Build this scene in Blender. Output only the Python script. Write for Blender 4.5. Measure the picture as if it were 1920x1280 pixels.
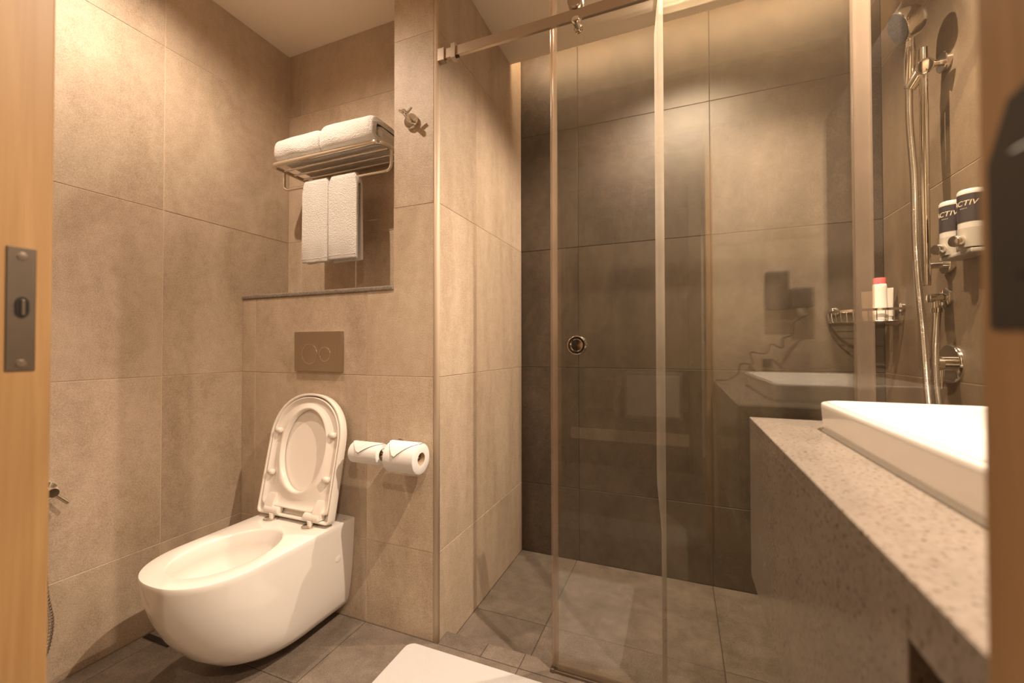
import bpy, bmesh, math, random
from mathutils import Vector, Matrix

random.seed(7)
PI = math.pi
scene = bpy.context.scene
for o in list(bpy.data.objects):
    bpy.data.objects.remove(o, do_unlink=True)
COL = scene.collection

# ------------------------------------------------------------------ camera
FPX = 783.5
YAW, PIT, ROL = 0.3815, 0.0138, -0.0018
CAMZ = 1.009
cam_d = bpy.data.cameras.new('camera')
cam = bpy.data.objects.new('camera', cam_d)
COL.objects.link(cam)
_F = Vector((-math.sin(YAW) * math.cos(PIT), math.cos(YAW) * math.cos(PIT), math.sin(PIT)))
_R = Vector((math.cos(YAW), math.sin(YAW), 0))
_U = _R.cross(_F)
_R2 = _R * math.cos(ROL) + _U * math.sin(ROL)
_U2 = _U * math.cos(ROL) - _R * math.sin(ROL)
M = Matrix((( _R2.x, _U2.x, -_F.x, 0.0), (_R2.y, _U2.y, -_F.y, 0.0), (_R2.z, _U2.z, -_F.z, CAMZ), (0, 0, 0, 1)))
cam.matrix_world = M
cam_d.sensor_width = 36.0
cam_d.lens = FPX / 1920 * 36.0
cam_d.clip_start = 0.02
cam_d.clip_end = 50
cam_d.dof.use_dof = True
cam_d.dof.focus_distance = 1.5
cam_d.dof.aperture_fstop = 2.8
scene.camera = cam

# ------------------------------------------------------------------ world, exposure, main lamps
w = bpy.data.worlds.new('world')
scene.world = w
w.use_nodes = True
w.node_tree.nodes['Background'].inputs[0].default_value = (1.0, 0.8, 0.6, 1)
w.node_tree.nodes['Background'].inputs[1].default_value = 0.02
vs = scene.view_settings
vs.view_transform = 'Standard'
vs.look = 'None'
vs.exposure = 0.58
vs.gamma = 1.0
vs.use_curve_mapping = False
WARM = (1.0, 0.79, 0.60)
CEIL = 2.42
# each: x, y, power, cone in degrees, blend
LAMPS = [(-1.32, 0.71, 37.0, 156, 0.85),      # over the toilet
         (0.40, 0.80, 146.0, 130, 0.75),      # over the basin
         (0.05, 1.60, 70.0, 140, 0.60),       # in the shower
         (0.50, -0.62, 52.0, 160, 0.5)]       # corridor behind the camera


# ------------------------------------------------------------------ helpers
def link(name, me, mat=None, parent=None):
    o = bpy.data.objects.new(name, me)
    COL.objects.link(o)
    if mat is not None:
        me.materials.append(mat)
    if parent is not None:
        o.parent = parent
    return o


def obj(name, bm, mat=None, parent=None, smooth=False, angle=40):
    bmesh.ops.recalc_face_normals(bm, faces=bm.faces)
    me = bpy.data.meshes.new(name)
    bm.to_mesh(me)
    bm.free()
    o = link(name, me, mat, parent)
    if smooth:
        for p in me.polygons:
            p.use_smooth = True
        try:
            me.set_sharp_from_angle(angle=math.radians(angle))
        except Exception:
            pass
    return o


def tag(o, label=None, cat=None, group=None, kind=None):
    if label: o['label'] = label
    if cat: o['category'] = cat
    if group: o['group'] = group
    if kind: o['kind'] = kind
    return o


def empty(name, loc=(0, 0, 0)):
    o = bpy.data.objects.new(name, None)
    COL.objects.link(o)
    o.location = loc
    o.empty_display_size = 0.05
    return o



def thing(name, loc, label, cat, group=None):
    e = empty(name, loc)
    tag(e, label, cat, group)
    bpy.context.view_layer.update()
    return e


def part(name, bm, mat, parent, smooth=False, angle=40):
    """bm in world coordinates; parent empties have translation only"""
    base = Vector((0, 0, 0))
    p = parent
    while p is not None:
        base += p.location
        p = p.parent
    bmesh.ops.translate(bm, verts=bm.verts, vec=-base)
    return obj(name, bm, mat, parent, smooth, angle)


def NB():
    return bmesh.new()


def add_box(bm, x0, x1, y0, y1, z0, z1, bev=0.0, seg=1):
    r = bmesh.ops.create_cube(bm, size=1.0)
    vs_ = r['verts']
    for v in vs_:
        v.co = Vector(((x0 + x1) / 2 + v.co.x * (x1 - x0), (y0 + y1) / 2 + v.co.y * (y1 - y0), (z0 + z1) / 2 + v.co.z * (z1 - z0)))
    if bev > 0:
        es = list({e for v in vs_ for e in v.link_edges})
        bmesh.ops.bevel(bm, geom=es, offset=bev, segments=seg, profile=0.5, affect='EDGES')
    return bm


def box(x0, x1, y0, y1, z0, z1, bev=0.0, seg=1):
    return add_box(NB(), x0, x1, y0, y1, z0, z1, bev, seg)


def ring_loft(bm, rings, cap0=True, cap1=True, closed=False):
    vr = [[bm.verts.new(p) for p in r] for r in rings]
    n = len(vr[0])
    m = len(vr)
    for i in range(m if closed else m - 1):
        a, b = vr[i], vr[(i + 1) % m]
        for k in range(n):
            try:
                bm.faces.new((a[k], a[(k + 1) % n], b[(k + 1) % n], b[k]))
            except ValueError:
                pass
    if not closed:
        if cap0: bm.faces.new(list(reversed(vr[0])))
        if cap1: bm.faces.new(vr[-1])
    return vr


def add_tube(bm, pts, r, n=10, closed=False, caps=True):
    pts = [Vector(p) for p in pts]
    m = len(pts)
    rr = r if isinstance(r, (list, tuple)) else [r] * m
    rings = []
    prev = None
    for i, p in enumerate(pts):
        if closed:
            t = (pts[(i + 1) % m] - pts[i - 1])
        else:
            t = pts[min(i + 1, m - 1)] - pts[max(i - 1, 0)]
        if t.length < 1e-9: t = Vector((0, 0, 1))
        t.normalize()
        if prev is None:
            a = Vector((0, 0, 1)) if abs(t.z) < 0.9 else Vector((1, 0, 0))
            u = t.cross(a).normalized()
        else:
            u = prev - t * prev.dot(t)
            if u.length < 1e-6:
                u = t.cross(Vector((0, 0, 1)))
            u.normalize()
        prev = u
        v = t.cross(u)
        rings.append([p + (u * math.cos(2 * PI * k / n) + v * math.sin(2 * PI * k / n)) * rr[i] for k in range(n)])
    ring_loft(bm, rings, caps, caps, closed)
    return bm


def tube(pts, r, n=10, closed=False):
    return add_tube(NB(), pts, r, n, closed)


def fillet(pts, rad, seg=6, closed=False):
    pts = [Vector(p) for p in pts]
    out = []
    m = len(pts)
    for i, p in enumerate(pts):
        if not closed and i in (0, m - 1):
            out.append(p)
            continue
        a = pts[i - 1] - p
        b = pts[(i + 1) % m] - p
        d = min(rad, a.length * 0.49, b.length * 0.49)
        A = p + a.normalized() * d
        B = p + b.normalized() * d
        for k in range(seg + 1):
            t = k / seg
            out.append(A * (1 - t) ** 2 + p * 2 * t * (1 - t) + B * t * t)
    return out


def catmull(pts, sub=8):
    P = [Vector(p) for p in pts]
    P = [P[0] * 2 - P[1]] + P + [P[-1] * 2 - P[-2]]
    out = []
    for i in range(1, len(P) - 2):
        for k in range(sub):
            t = k / sub
            out.append(0.5 * ((2 * P[i]) + (-P[i - 1] + P[i + 1]) * t + (2 * P[i - 1] - 5 * P[i] + 4 * P[i + 1] - P[i + 2]) * t * t + (-P[i - 1] + 3 * P[i] - 3 * P[i + 1] + P[i + 2]) * t ** 3))
    out.append(P[-2])
    return out


def add_lathe(bm, base, axis, prof, n=32):
    """prof: list of (distance along axis, radius)"""
    axis = Vector(axis).normalized()
    a = Vector((0, 0, 1)) if abs(axis.z) < 0.9 else Vector((1, 0, 0))
    u = axis.cross(a).normalized()
    v = axis.cross(u)
    base = Vector(base)
    rings = []
    for d, r in prof:
        r = max(r, 1e-4)
        rings.append([base + axis * d + (u * math.cos(2 * PI * k / n) + v * math.sin(2 * PI * k / n)) * r for k in range(n)])
    ring_loft(bm, rings)
    return bm


def lathe(base, axis, prof, n=32):
    return add_lathe(NB(), base, axis, prof, n)


def prism(poly, axis, d0, d1):
    """poly: 2D list; axis 'x' -> (y,z), 'y' -> (x,z), 'z' -> (x,y)"""
    bm = NB()
    def P(p, d):
        return {'x': (d, p[0], p[1]), 'y': (p[0], d, p[1]), 'z': (p[0], p[1], d)}[axis]
    ring_loft(bm, [[P(p, d0) for p in poly], [P(p, d1) for p in poly]])
    return bm


# ------------------------------------------------------------------ materials
MAT = {}


def newmat(name):
    m = bpy.data.materials.new(name)
    m.use_nodes = True
    nt = m.node_tree
    b = nt.nodes['Principled BSDF']
    MAT[name] = m
    return m, nt, b


def plain(name, col, rough=0.5, metal=0.0, spec=0.5, coat=0.0, bump=None, emis=None, trans=0.0, subs=0.0):
    m, nt, b = newmat(name)
    b.inputs['Base Color'].default_value = (*col, 1)
    b.inputs['Roughness'].default_value = rough
    b.inputs['Metallic'].default_value = metal
    b.inputs['Specular IOR Level'].default_value = spec
    b.inputs['Coat Weight'].default_value = coat
    if trans: b.inputs['Transmission Weight'].default_value = trans
    if subs:
        b.inputs['Subsurface Weight'].default_value = subs
        b.inputs['Subsurface Radius'].default_value = (0.01, 0.008, 0.006)
    if emis:
        b.inputs['Emission Color'].default_value = (*emis[0], 1)
        b.inputs['Emission Strength'].default_value = emis[1]
    # light procedural variation so no surface is perfectly flat
    tc = nt.nodes.new('ShaderNodeTexCoord')
    nz = nt.nodes.new('ShaderNodeTexNoise')
    sc, st, dist = bump if bump else (60.0, 0.02, 0.001)
    nz.inputs['Scale'].default_value = sc
    nz.inputs['Detail'].default_value = 4
    nt.links.new(tc.outputs['Object'], nz.inputs['Vector'])
    bp = nt.nodes.new('ShaderNodeBump')
    bp.inputs['Strength'].default_value = st
    bp.inputs['Distance'].default_value = dist
    nt.links.new(nz.outputs['Fac'], bp.inputs['Height'])
    if bump:
        nt.links.new(bp.outputs['Normal'], b.inputs['Normal'])
    mx = nt.nodes.new('ShaderNodeMapRange')
    mx.inputs['To Min'].default_value = max(0.0, rough - 0.03)
    mx.inputs['To Max'].default_value = min(1.0, rough + 0.03)
    nt.links.new(nz.outputs['Fac'], mx.inputs['Value'])
    nt.links.new(mx.outputs['Result'], b.inputs['Roughness'])
    return m


def tile_mat(name, dark, mid, light, rough=0.42, bump=0.25, streak=(3.0, 3.0, 1.2)):
    m, nt, b = newmat(name)
    N, L = nt.nodes, nt.links
    geo = N.new('ShaderNodeNewGeometry')
    oi = N.new('ShaderNodeObjectInfo')
    off = N.new('ShaderNodeVectorMath'); off.operation = 'MULTIPLY_ADD'
    comb = N.new('ShaderNodeCombineXYZ')
    for i in range(3):
        L.new(oi.outputs['Random'], comb.inputs[i])
    off.inputs[1].default_value = (37.0, 23.0, 51.0)
    L.new(comb.outputs[0], off.inputs[0])
    L.new(geo.outputs['Position'], off.inputs[2])
    mp = N.new('ShaderNodeMapping')
    mp.inputs['Scale'].default_value = streak
    L.new(off.outputs[0], mp.inputs['Vector'])
    big = N.new('ShaderNodeTexNoise'); big.inputs['Scale'].default_value = 2.2
    big.inputs['Detail'].default_value = 6; big.inputs['Roughness'].default_value = 0.62
    big.inputs['Distortion'].default_value = 0.6
    L.new(mp.outputs[0], big.inputs['Vector'])
    fine = N.new('ShaderNodeTexNoise'); fine.inputs['Scale'].default_value = 330
    fine.inputs['Detail'].default_value = 5; fine.inputs['Roughness'].default_value = 0.7
    L.new(off.outputs[0], fine.inputs['Vector'])
    med = N.new('ShaderNodeTexNoise'); med.inputs['Scale'].default_value = 28
    med.inputs['Detail'].default_value = 6
    L.new(off.outputs[0], med.inputs['Vector'])
    ad = N.new('ShaderNodeMath'); ad.operation = 'MULTIPLY_ADD'
    L.new(big.outputs['Fac'], ad.inputs[0]); ad.inputs[1].default_value = 0.45
    md = N.new('ShaderNodeMath'); md.operation = 'MULTIPLY_ADD'
    L.new(fine.outputs['Fac'], md.inputs[0]); md.inputs[1].default_value = 0.90
    m3 = N.new('ShaderNodeMath'); m3.operation = 'MULTIPLY'
    L.new(med.outputs['Fac'], m3.inputs[0]); m3.inputs[1].default_value = 0.20
    L.new(m3.outputs[0], md.inputs[2])
    L.new(md.outputs[0], ad.inputs[2])
    cr = N.new('ShaderNodeValToRGB')
    cr.color_ramp.elements[0].position = 0.60; cr.color_ramp.elements[0].color = (*dark, 1)
    cr.color_ramp.elements[1].position = 0.95; cr.color_ramp.elements[1].color = (*light, 1)
    e = cr.color_ramp.elements.new(0.775); e.color = (*mid, 1)
    L.new(ad.outputs[0], cr.inputs['Fac'])
    hsv = N.new('ShaderNodeHueSaturation')
    mr = N.new('ShaderNodeMapRange'); mr.inputs['To Min'].default_value = 0.93; mr.inputs['To Max'].default_value = 1.07
    L.new(oi.outputs['Random'], mr.inputs['Value'])
    L.new(mr.outputs['Result'], hsv.inputs['Value'])
    L.new(cr.outputs['Color'], hsv.inputs['Color'])
    L.new(hsv.outputs['Color'], b.inputs['Base Color'])
    b.inputs['Roughness'].default_value = rough
    bp = N.new('ShaderNodeBump'); bp.inputs['Strength'].default_value = bump; bp.inputs['Distance'].default_value = 0.0015
    sm = N.new('ShaderNodeMath'); sm.operation = 'ADD'
    L.new(fine.outputs['Fac'], sm.inputs[0]); L.new(med.outputs['Fac'], sm.inputs[1])
    L.new(sm.outputs[0], bp.inputs['Height'])
    L.new(bp.outputs['Normal'], b.inputs['Normal'])
    return m


def terrazzo(name):
    m, nt, b = newmat(name)
    N, L = nt.nodes, nt.links
    tc = N.new('ShaderNodeTexCoord')
    nz = N.new('ShaderNodeTexNoise'); nz.inputs['Scale'].default_value = 170; nz.inputs['Detail'].default_value = 4
    L.new(tc.outputs['Object'], nz.inputs['Vector'])
    n2 = N.new('ShaderNodeTexNoise'); n2.inputs['Scale'].default_value = 9; n2.inputs['Detail'].default_value = 4
    L.new(tc.outputs['Object'], n2.inputs['Vector'])
    cr = N.new('ShaderNodeValToRGB')
    cr.color_ramp.elements[0].position = 0.335; cr.color_ramp.elements[0].color = (0.15, 0.12, 0.095, 1)
    cr.color_ramp.elements[1].position = 0.415; cr.color_ramp.elements[1].color = (0.31, 0.26, 0.215, 1)
    e = cr.color_ramp.elements.new(0.8); e.color = (0.38, 0.33, 0.28, 1)
    L.new(nz.outputs['Fac'], cr.inputs['Fac'])
    mx = N.new('ShaderNodeMixRGB'); mx.blend_type = 'MULTIPLY'; mx.inputs['Fac'].default_value = 0.35
    L.new(cr.outputs['Color'], mx.inputs[1]); L.new(n2.outputs['Fac'], mx.inputs[2])
    L.new(mx.outputs[0], b.inputs['Base Color'])
    b.inputs['Roughness'].default_value = 0.15
    b.inputs['Specular IOR Level'].default_value = 0.55
    return m


def wood(name, c1, c2, rough=0.4):
    m, nt, b = newmat(name)
    N, L = nt.nodes, nt.links
    tc = N.new('ShaderNodeTexCoord')
    mp = N.new('ShaderNodeMapping'); mp.inputs['Scale'].default_value = (30, 30, 1.2)
    L.new(tc.outputs['Object'], mp.inputs['Vector'])
    nz = N.new('ShaderNodeTexNoise'); nz.inputs['Scale'].default_value = 2.0; nz.inputs['Detail'].default_value = 6
    nz.inputs['Distortion'].default_value = 0.8
    L.new(mp.outputs[0], nz.inputs['Vector'])
    cr = N.new('ShaderNodeValToRGB')
    cr.color_ramp.elements[0].position = 0.3; cr.color_ramp.elements[0].color = (*c1, 1)
    cr.color_ramp.elements[1].position = 0.7; cr.color_ramp.elements[1].color = (*c2, 1)
    L.new(nz.outputs['Fac'], cr.inputs['Fac'])
    L.new(cr.outputs['Color'], b.inputs['Base Color'])
    b.inputs['Roughness'].default_value = rough
    return m


def glass_mat(name, tint, haze=0.0, hazecol=(0.8, 0.75, 0.68), rough=0.0, f0=0.04):
    """clear pane: light passes straight, mirror part follows the angle (Schlick)"""
    m, nt, b = newmat(name)
    N, L = nt.nodes, nt.links
    N.remove(b)
    out = N['Material Output']
    tr = N.new('ShaderNodeBsdfTransparent'); tr.inputs[0].default_value = (*tint, 1)
    gl = N.new('ShaderNodeBsdfGlossy'); gl.inputs['Roughness'].default_value = rough
    gl.inputs['Color'].default_value = (1, 1, 1, 1)
    df = N.new('ShaderNodeBsdfDiffuse'); df.inputs[0].default_value = (*hazecol, 1)
    tl = N.new('ShaderNodeBsdfTranslucent'); tl.inputs[0].default_value = (*hazecol, 1)
    dm = N.new('ShaderNodeMixShader'); dm.inputs[0].default_value = 0.5
    L.new(df.outputs[0], dm.inputs[1]); L.new(tl.outputs[0], dm.inputs[2])
    # faint film of dried drops, uneven
    tc = N.new('ShaderNodeTexCoord')
    nz = N.new('ShaderNodeTexNoise'); nz.inputs['Scale'].default_value = 3.0; nz.inputs['Detail'].default_value = 6
    L.new(tc.outputs['Object'], nz.inputs['Vector'])
    hz = N.new('ShaderNodeMath'); hz.operation = 'MULTIPLY'; hz.inputs[1].default_value = haze * 2
    L.new(nz.outputs['Fac'], hz.inputs[0])
    m1 = N.new('ShaderNodeMixShader')
    L.new(hz.outputs[0], m1.inputs[0]); L.new(tr.outputs[0], m1.inputs[1]); L.new(dm.outputs[0], m1.inputs[2])
    lw = N.new('ShaderNodeLayerWeight'); lw.inputs['Blend'].default_value = 0.5
    pw = N.new('ShaderNodeMath'); pw.operation = 'POWER'; pw.inputs[1].default_value = 5
    L.new(lw.outputs['Facing'], pw.inputs[0])
    sc = N.new('ShaderNodeMath'); sc.operation = 'MULTIPLY_ADD'; sc.inputs[1].default_value = 1 - f0; sc.inputs[2].default_value = f0
    L.new(pw.outputs[0], sc.inputs[0])
    m2 = N.new('ShaderNodeMixShader')
    L.new(sc.outputs[0], m2.inputs[0]); L.new(m1.outputs[0], m2.inputs[1]); L.new(gl.outputs[0], m2.inputs[2])
    L.new(m2.outputs[0], out.inputs['Surface'])
    return m


BEIGE = tile_mat('beige_stone_tile', (0.36, 0.270, 0.187), (0.50, 0.393, 0.289), (0.63, 0.515, 0.395), 0.42, 0.55)
BEIGE2 = tile_mat('beige_veined_tile', (0.36, 0.270, 0.187), (0.50, 0.393, 0.289), (0.63, 0.515, 0.395), 0.42, 0.55, (4.0, 4.0, 0.7))
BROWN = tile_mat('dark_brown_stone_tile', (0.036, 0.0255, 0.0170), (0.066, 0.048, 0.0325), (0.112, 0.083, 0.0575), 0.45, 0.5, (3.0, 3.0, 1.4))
RIGHTT = tile_mat('brown_beige_tile', (0.125, 0.085, 0.050), (0.175, 0.122, 0.075), (0.225, 0.162, 0.103), 0.42, 0.25)
FLOORT = tile_mat('grey_brown_floor_tile', (0.095, 0.075, 0.058), (0.165, 0.132, 0.103), (0.25, 0.205, 0.165), 0.50, 0.35, (4, 4, 4))
GROUT = plain('pale_grout', (0.62, 0.50, 0.38), 0.8)
GROUTD = plain('dark_grout', (0.035, 0.028, 0.022), 0.8)
GROUTF = plain('floor_grout', (0.06, 0.045, 0.035), 0.8)
PAINT = plain('cream_ceiling_paint', (0.88, 0.79, 0.67), 0.75, bump=(200, 0.05, 0.001))
PAINTW = plain('corridor_paint', (0.60, 0.53, 0.44), 0.8)
CARPET = plain('corridor_floor', (0.16, 0.12, 0.09), 0.9)
CERAM = plain('white_ceramic', (0.86, 0.82, 0.77), 0.07, coat=0.4)
PLASTW = plain('white_plastic', (0.86, 0.80, 0.73), 0.22)
PLASTG = plain('grey_plastic', (0.45, 0.41, 0.36), 0.35)
CHROME = plain('chrome', (0.80, 0.76, 0.70), 0.09, metal=1.0)
BRUSH = plain('brushed_steel', (0.52, 0.44, 0.36), 0.32, metal=1.0)
DARKST = plain('dark_bronze_steel', (0.30, 0.25, 0.20), 0.38, metal=1.0)
SPRAY = plain('dark_grey_spray_plate', (0.030, 0.026, 0.022), 0.6, spec=0.25)
DISP = plain('translucent_grey_plastic', (0.34, 0.30, 0.25), 0.3)
RUBBER = plain('grey_rubber', (0.035, 0.03, 0.026), 0.6)
BLACKP = plain('black_plastic', (0.015, 0.013, 0.012), 0.4)
DRYERM = plain('dark_grey_plastic', (0.05, 0.04, 0.035), 0.5)
TOWEL = plain('white_terry', (0.83, 0.81, 0.79), 0.95, spec=0.1, bump=(260, 1.0, 0.006))
MATT = plain('white_cotton_mat', (0.55, 0.53, 0.52), 0.95, spec=0.1, bump=(300, 0.5, 0.003))
PAPER = plain('tissue_paper', (0.78, 0.76, 0.735), 0.9, spec=0.1, bump=(90, 0.25, 0.002))
CARD = plain('cardboard_core', (0.45, 0.33, 0.22), 0.9)
STONE = terrazzo('speckled_quartz')
LEDGE = tile_mat('grey_granite', (0.10, 0.085, 0.07), (0.24, 0.205, 0.17), (0.36, 0.31, 0.26), 0.4, 0.2, (60, 60, 60))
WOOD = wood('warm_oak_veneer', (0.33, 0.185, 0.075), (0.43, 0.26, 0.115))
WOODD = wood('dark_wardrobe_wood', (0.07, 0.045, 0.03), (0.11, 0.075, 0.05))
WOODL = wood('light_wardrobe_wood', (0.55, 0.45, 0.32), (0.65, 0.54, 0.40))
GLASS = glass_mat('shower_glass', (0.982, 0.98, 0.955), 0.010, (0.78, 0.62, 0.46), 0.0, 0.043)
SEAL = glass_mat('clear_vinyl_seal', (0.88, 0.82, 0.75), 0.14, (0.83, 0.72, 0.60), 0.15, 0.05)
SEALW = glass_mat('milky_vinyl_seal', (0.86, 0.80, 0.74), 0.32, (0.92, 0.87, 0.82), 0.15, 0.05)
PINK = plain('pink_cap', (0.85, 0.16, 0.17), 0.35)
NAVY = plain('dark_label', (0.035, 0.028, 0.03), 0.35)
GOLD = plain('pale_gold_print', (0.60, 0.50, 0.36), 0.4)
TRIMM = plain('beige_corner_profile', (0.60, 0.48, 0.36), 0.45)
CABD = plain('dark_cabinet_laminate', (0.05, 0.038, 0.03), 0.5)
EMIT = plain('lamp_diffuser', (0.9, 0.9, 0.85), 0.5, emis=((1.0, 0.80, 0.585), 12.0))
LEDM = plain('led_strip', (0.9, 0.8, 0.6), 0.5, emis=((1.0, 0.77, 0.52), 30.0))

# ------------------------------------------------------------------ setting
XL, XP, XR = -1.751, -0.775, 0.748
YT, YA, YB, YD = 1.24, 1.467, 2.067, 0.25
YS, ZS = 1.306, -0.052
GAP, THK, REC = 0.0013, 0.008, 0.0016
ZJ = [0.0, 0.303, 0.906, 1.512, 2.117, CEIL]


def tile(parent, axis, face, sgn, a0, a1, b0, b1, mat, gap=GAP, jit=0.0004):
    """axis normal; face coordinate; sgn the outward direction; a,b spans on the other two axes (in xyz order)"""
    f1 = face + sgn * random.uniform(-jit, jit)
    f0 = face - sgn * THK
    lo, hi = min(f0, f1), max(f0, f1)
    a0, a1, b0, b1 = a0 + gap, a1 - gap, b0 + gap, b1 - gap
    if axis == 'x': bm = box(lo, hi, a0, a1, b0, b1, 0.0009)
    elif axis == 'y': bm = box(a0, a1, lo, hi, b0, b1, 0.0009)
    else: bm = box(a0, a1, b0, b1, lo, hi, 0.0009)
    return obj('tile', bm, mat, parent)


def grid(parent, axis, face, sgn, A, B, mat, skip=(), gap=GAP):
    for i in range(len(A) - 1):
        for j in range(len(B) - 1):
            if (i, j) in skip: continue
            tile(parent, axis, face, sgn, A[i], A[i + 1], B[j], B[j + 1], mat, gap)


def struct(name, bm, mat, label, cat):
    o = obj(name, bm, mat)
    return tag(o, label, cat, kind='structure')


# left wall
wl = struct('wall_left', box(XL - 0.10, XL - REC, 0.10, YA + 0.10, -0.05, CEIL + 0.2), GROUT, 'beige tiled wall on the left of the toilet', 'wall')
grid(wl, 'x', XL, 1, [YD, 0.34, 0.94, YA], ZJ, BEIGE)
# half wall behind the toilet
wt = struct('wall_toilet', box(XL, -0.958, YT + REC, YA + 0.01, -0.05, 1.2155), GROUT, 'low beige tiled wall behind the wall-hung toilet', 'wall')
XJ = [XL, -1.669, -1.078]
grid(wt, 'y', YT, -1, XJ, [0, 0.303, 0.906, 1.216], BEIGE)
for z0, z1 in ((0, 0.303), (0.303, 0.906)):
    tile(wt, 'y', YT, -1, -1.078, -0.789, z0, z1, BEIGE2)
Lp = [(-1.078 + GAP, 0.906 + GAP), (-0.789, 0.906 + GAP), (-0.789, 1.512 - GAP), (-0.958, 1.512 - GAP), (-0.958, 1.216), (-1.078 + GAP, 1.216)]
obj('tile', prism(Lp, 'y', YT, YT + THK), BEIGE2, wt)
# partition (pillar) between toilet and shower
wp = struct('wall_partition', box(-0.958, XP - REC, YT + REC, YB, -0.06, CEIL + 0.2), GROUT, 'beige tiled partition between toilet and shower', 'wall')
for z0, z1 in ((1.512, 2.117), (2.117, CEIL)):
    tile(wp, 'y', YT, -1, -0.958, -0.789, z0, z1, BEIGE2)
grid(wp, 'x', XP, 1, [YT + 0.012, 1.54, YB], [ZS, 0.303, 0.906, 1.512, 2.117, 2.56], BEIGE2, gap=0.0009)
grid(wp, 'x', -0.958, -1, [YT, YA], [1.234, 1.512, 2.117, CEIL], BEIGE2)
# alcove back wall
wa = struct('wall_alcove', box(XL - 0.05, -0.94, YA + REC, YA + 0.10, 1.15, CEIL + 0.2), GROUT, 'beige tiled back wall of the towel alcove', 'wall')
grid(wa, 'y', YA, -1, [XL, -1.669, -1.07, -0.958], [1.234, 1.512, 2.117, CEIL], BEIGE)
# shower back wall
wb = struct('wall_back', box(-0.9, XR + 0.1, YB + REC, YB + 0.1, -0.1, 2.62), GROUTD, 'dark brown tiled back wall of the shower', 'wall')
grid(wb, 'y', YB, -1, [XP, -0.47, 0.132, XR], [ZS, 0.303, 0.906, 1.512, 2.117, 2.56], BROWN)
# right wall
wr = struct('wall_right', box(XR + REC, XR + 0.1, 0.10, YB + 0.1, -0.1, 2.62), GROUT, 'brown-beige tiled wall carrying the shower fittings', 'wall')
grid(wr, 'x', XR, 1 * -1, [YD, 0.867, 1.467, YB], [ZS, 0.303, 0.906, 1.512, 2.117, 2.56], RIGHTT)
# wall with the doorway (camera stands in it)
wd = struct('wall_front', NB(), GROUT, 'tiled wall around the doorway beside the vanity', 'wall')
bm = NB()
add_box(bm, XL - 0.3, -0.706, 0.09, YD - REC, -0.05, CEIL + 0.1)
add_box(bm, 0.157, XR + 0.1, 0.09, YD - REC, -0.05, CEIL + 0.1)
add_box(bm, -0.706, 0.157, 0.09, YD - REC, 2.13, CEIL + 0.1)
bm.to_mesh(wd.data); bm.free()
grid(wd, 'y', YD, 1, [0.159, XR], ZJ, BEIGE)
grid(wd, 'y', YD, 1, [XL, -1.15, -0.708], ZJ, BEIGE)
tile(wd, 'y', YD, 1, -0.708, 0.159, 2.132, CEIL, BEIGE)
# floors
fl = struct('floor', box(XL - 0.1, XR + 0.1, 0.09, YS - 0.0015, -0.10, -REC), GROUTF, 'grey-brown tiled bathroom floor', 'floor')
grid(fl, 'z', 0.0, 1, [XL, -1.68, -1.08, -0.478, 0.12, XR], [YD, 0.333, 0.933, YT], FLOORT)
grid(fl, 'z', 0.0, 1, [XP, -0.612, -0.477, 0.12, XR], [YT, YS], FLOORT)
bm = box(XP, XR, YS - 0.0014, YS, ZS - 0.02, -0.0005)
part('step_riser', bm, FLOORT, fl)
part('sill', box(-0.706, 0.157, 0.02, YD, -0.02, 0.001, 0.001), LEDGE, fl)
fs = struct('floor_shower', box(-0.9, XR + 0.1, YS, YB + 0.05, -0.16, ZS - REC), GROUTF, 'sunken grey-brown tiled shower floor', 'floor')
grid(fs, 'z', ZS, 1, [XP, -0.482, 0.13, XR], [YS, 1.54, YB], FLOORT)
# ceiling with a lit cove along the shower back wall
ce = struct('ceiling', NB(), PAINT, 'cream painted ceiling with a lit slot along the back wall', 'ceiling')
bm = NB()
add_box(bm, XL - 0.1, XR + 0.1, 0.09, 1.917, CEIL, CEIL + 0.03)
add_box(bm, XL - 0.1, XR + 0.1, 1.80, YB + 0.1, 2.56, 2.60)
add_box(bm, XL - 0.1, XR + 0.1, 1.80, 1.82, CEIL + 0.03, 2.56)
bm.to_mesh(ce.data); bm.free()
part('light_strip', box(XP + 0.02, XR - 0.02, 1.898, 1.912, 2.548, 2.558), LEDM, ce)
# corner profile of the partition
t1 = struct('trim_1', lathe((XP - 0.006, YT + 0.007, 0), (0, 0, 1), [(0, 0.0105), (CEIL, 0.0105)], 16), TRIMM, 'rounded corner profile on the edge of the partition', 'trim')
for p in t1.data.polygons: p.use_smooth = True
t2 = struct('trim_2', box(XL, -0.958, YT - 0.006, YA, 1.216, 1.234, 0.006, 3), LEDGE, 'grey granite ledge on top of the low wall', 'ledge')

# corridor behind the camera
cf = struct('floor_corridor', box(-2.4, 1.6, -1.9, 0.09, -0.1, 0.0), CARPET, 'dim corridor floor outside the bathroom door', 'floor')
cc = struct('ceiling_corridor', box(-2.4, 1.6, -1.9, 0.09, 2.42, 2.5), PAINTW, 'corridor ceiling outside the bathroom door', 'ceiling')
cw = struct('wall_rear', box(-2.4, 1.6, -1.75, -1.65, 0, 2.5), PAINTW, 'corridor wall behind the open wardrobe', 'wall')
struct('wall_corridor_left', box(-2.5, -2.4, -1.9, 0.25, 0, 2.5), PAINTW, 'corridor end wall on the left', 'wall')
struct('wall_corridor_right', box(1.6, 1.7, -1.9, 0.25, 0, 2.5), PAINTW, 'corridor end wall on the right', 'wall')

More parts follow.
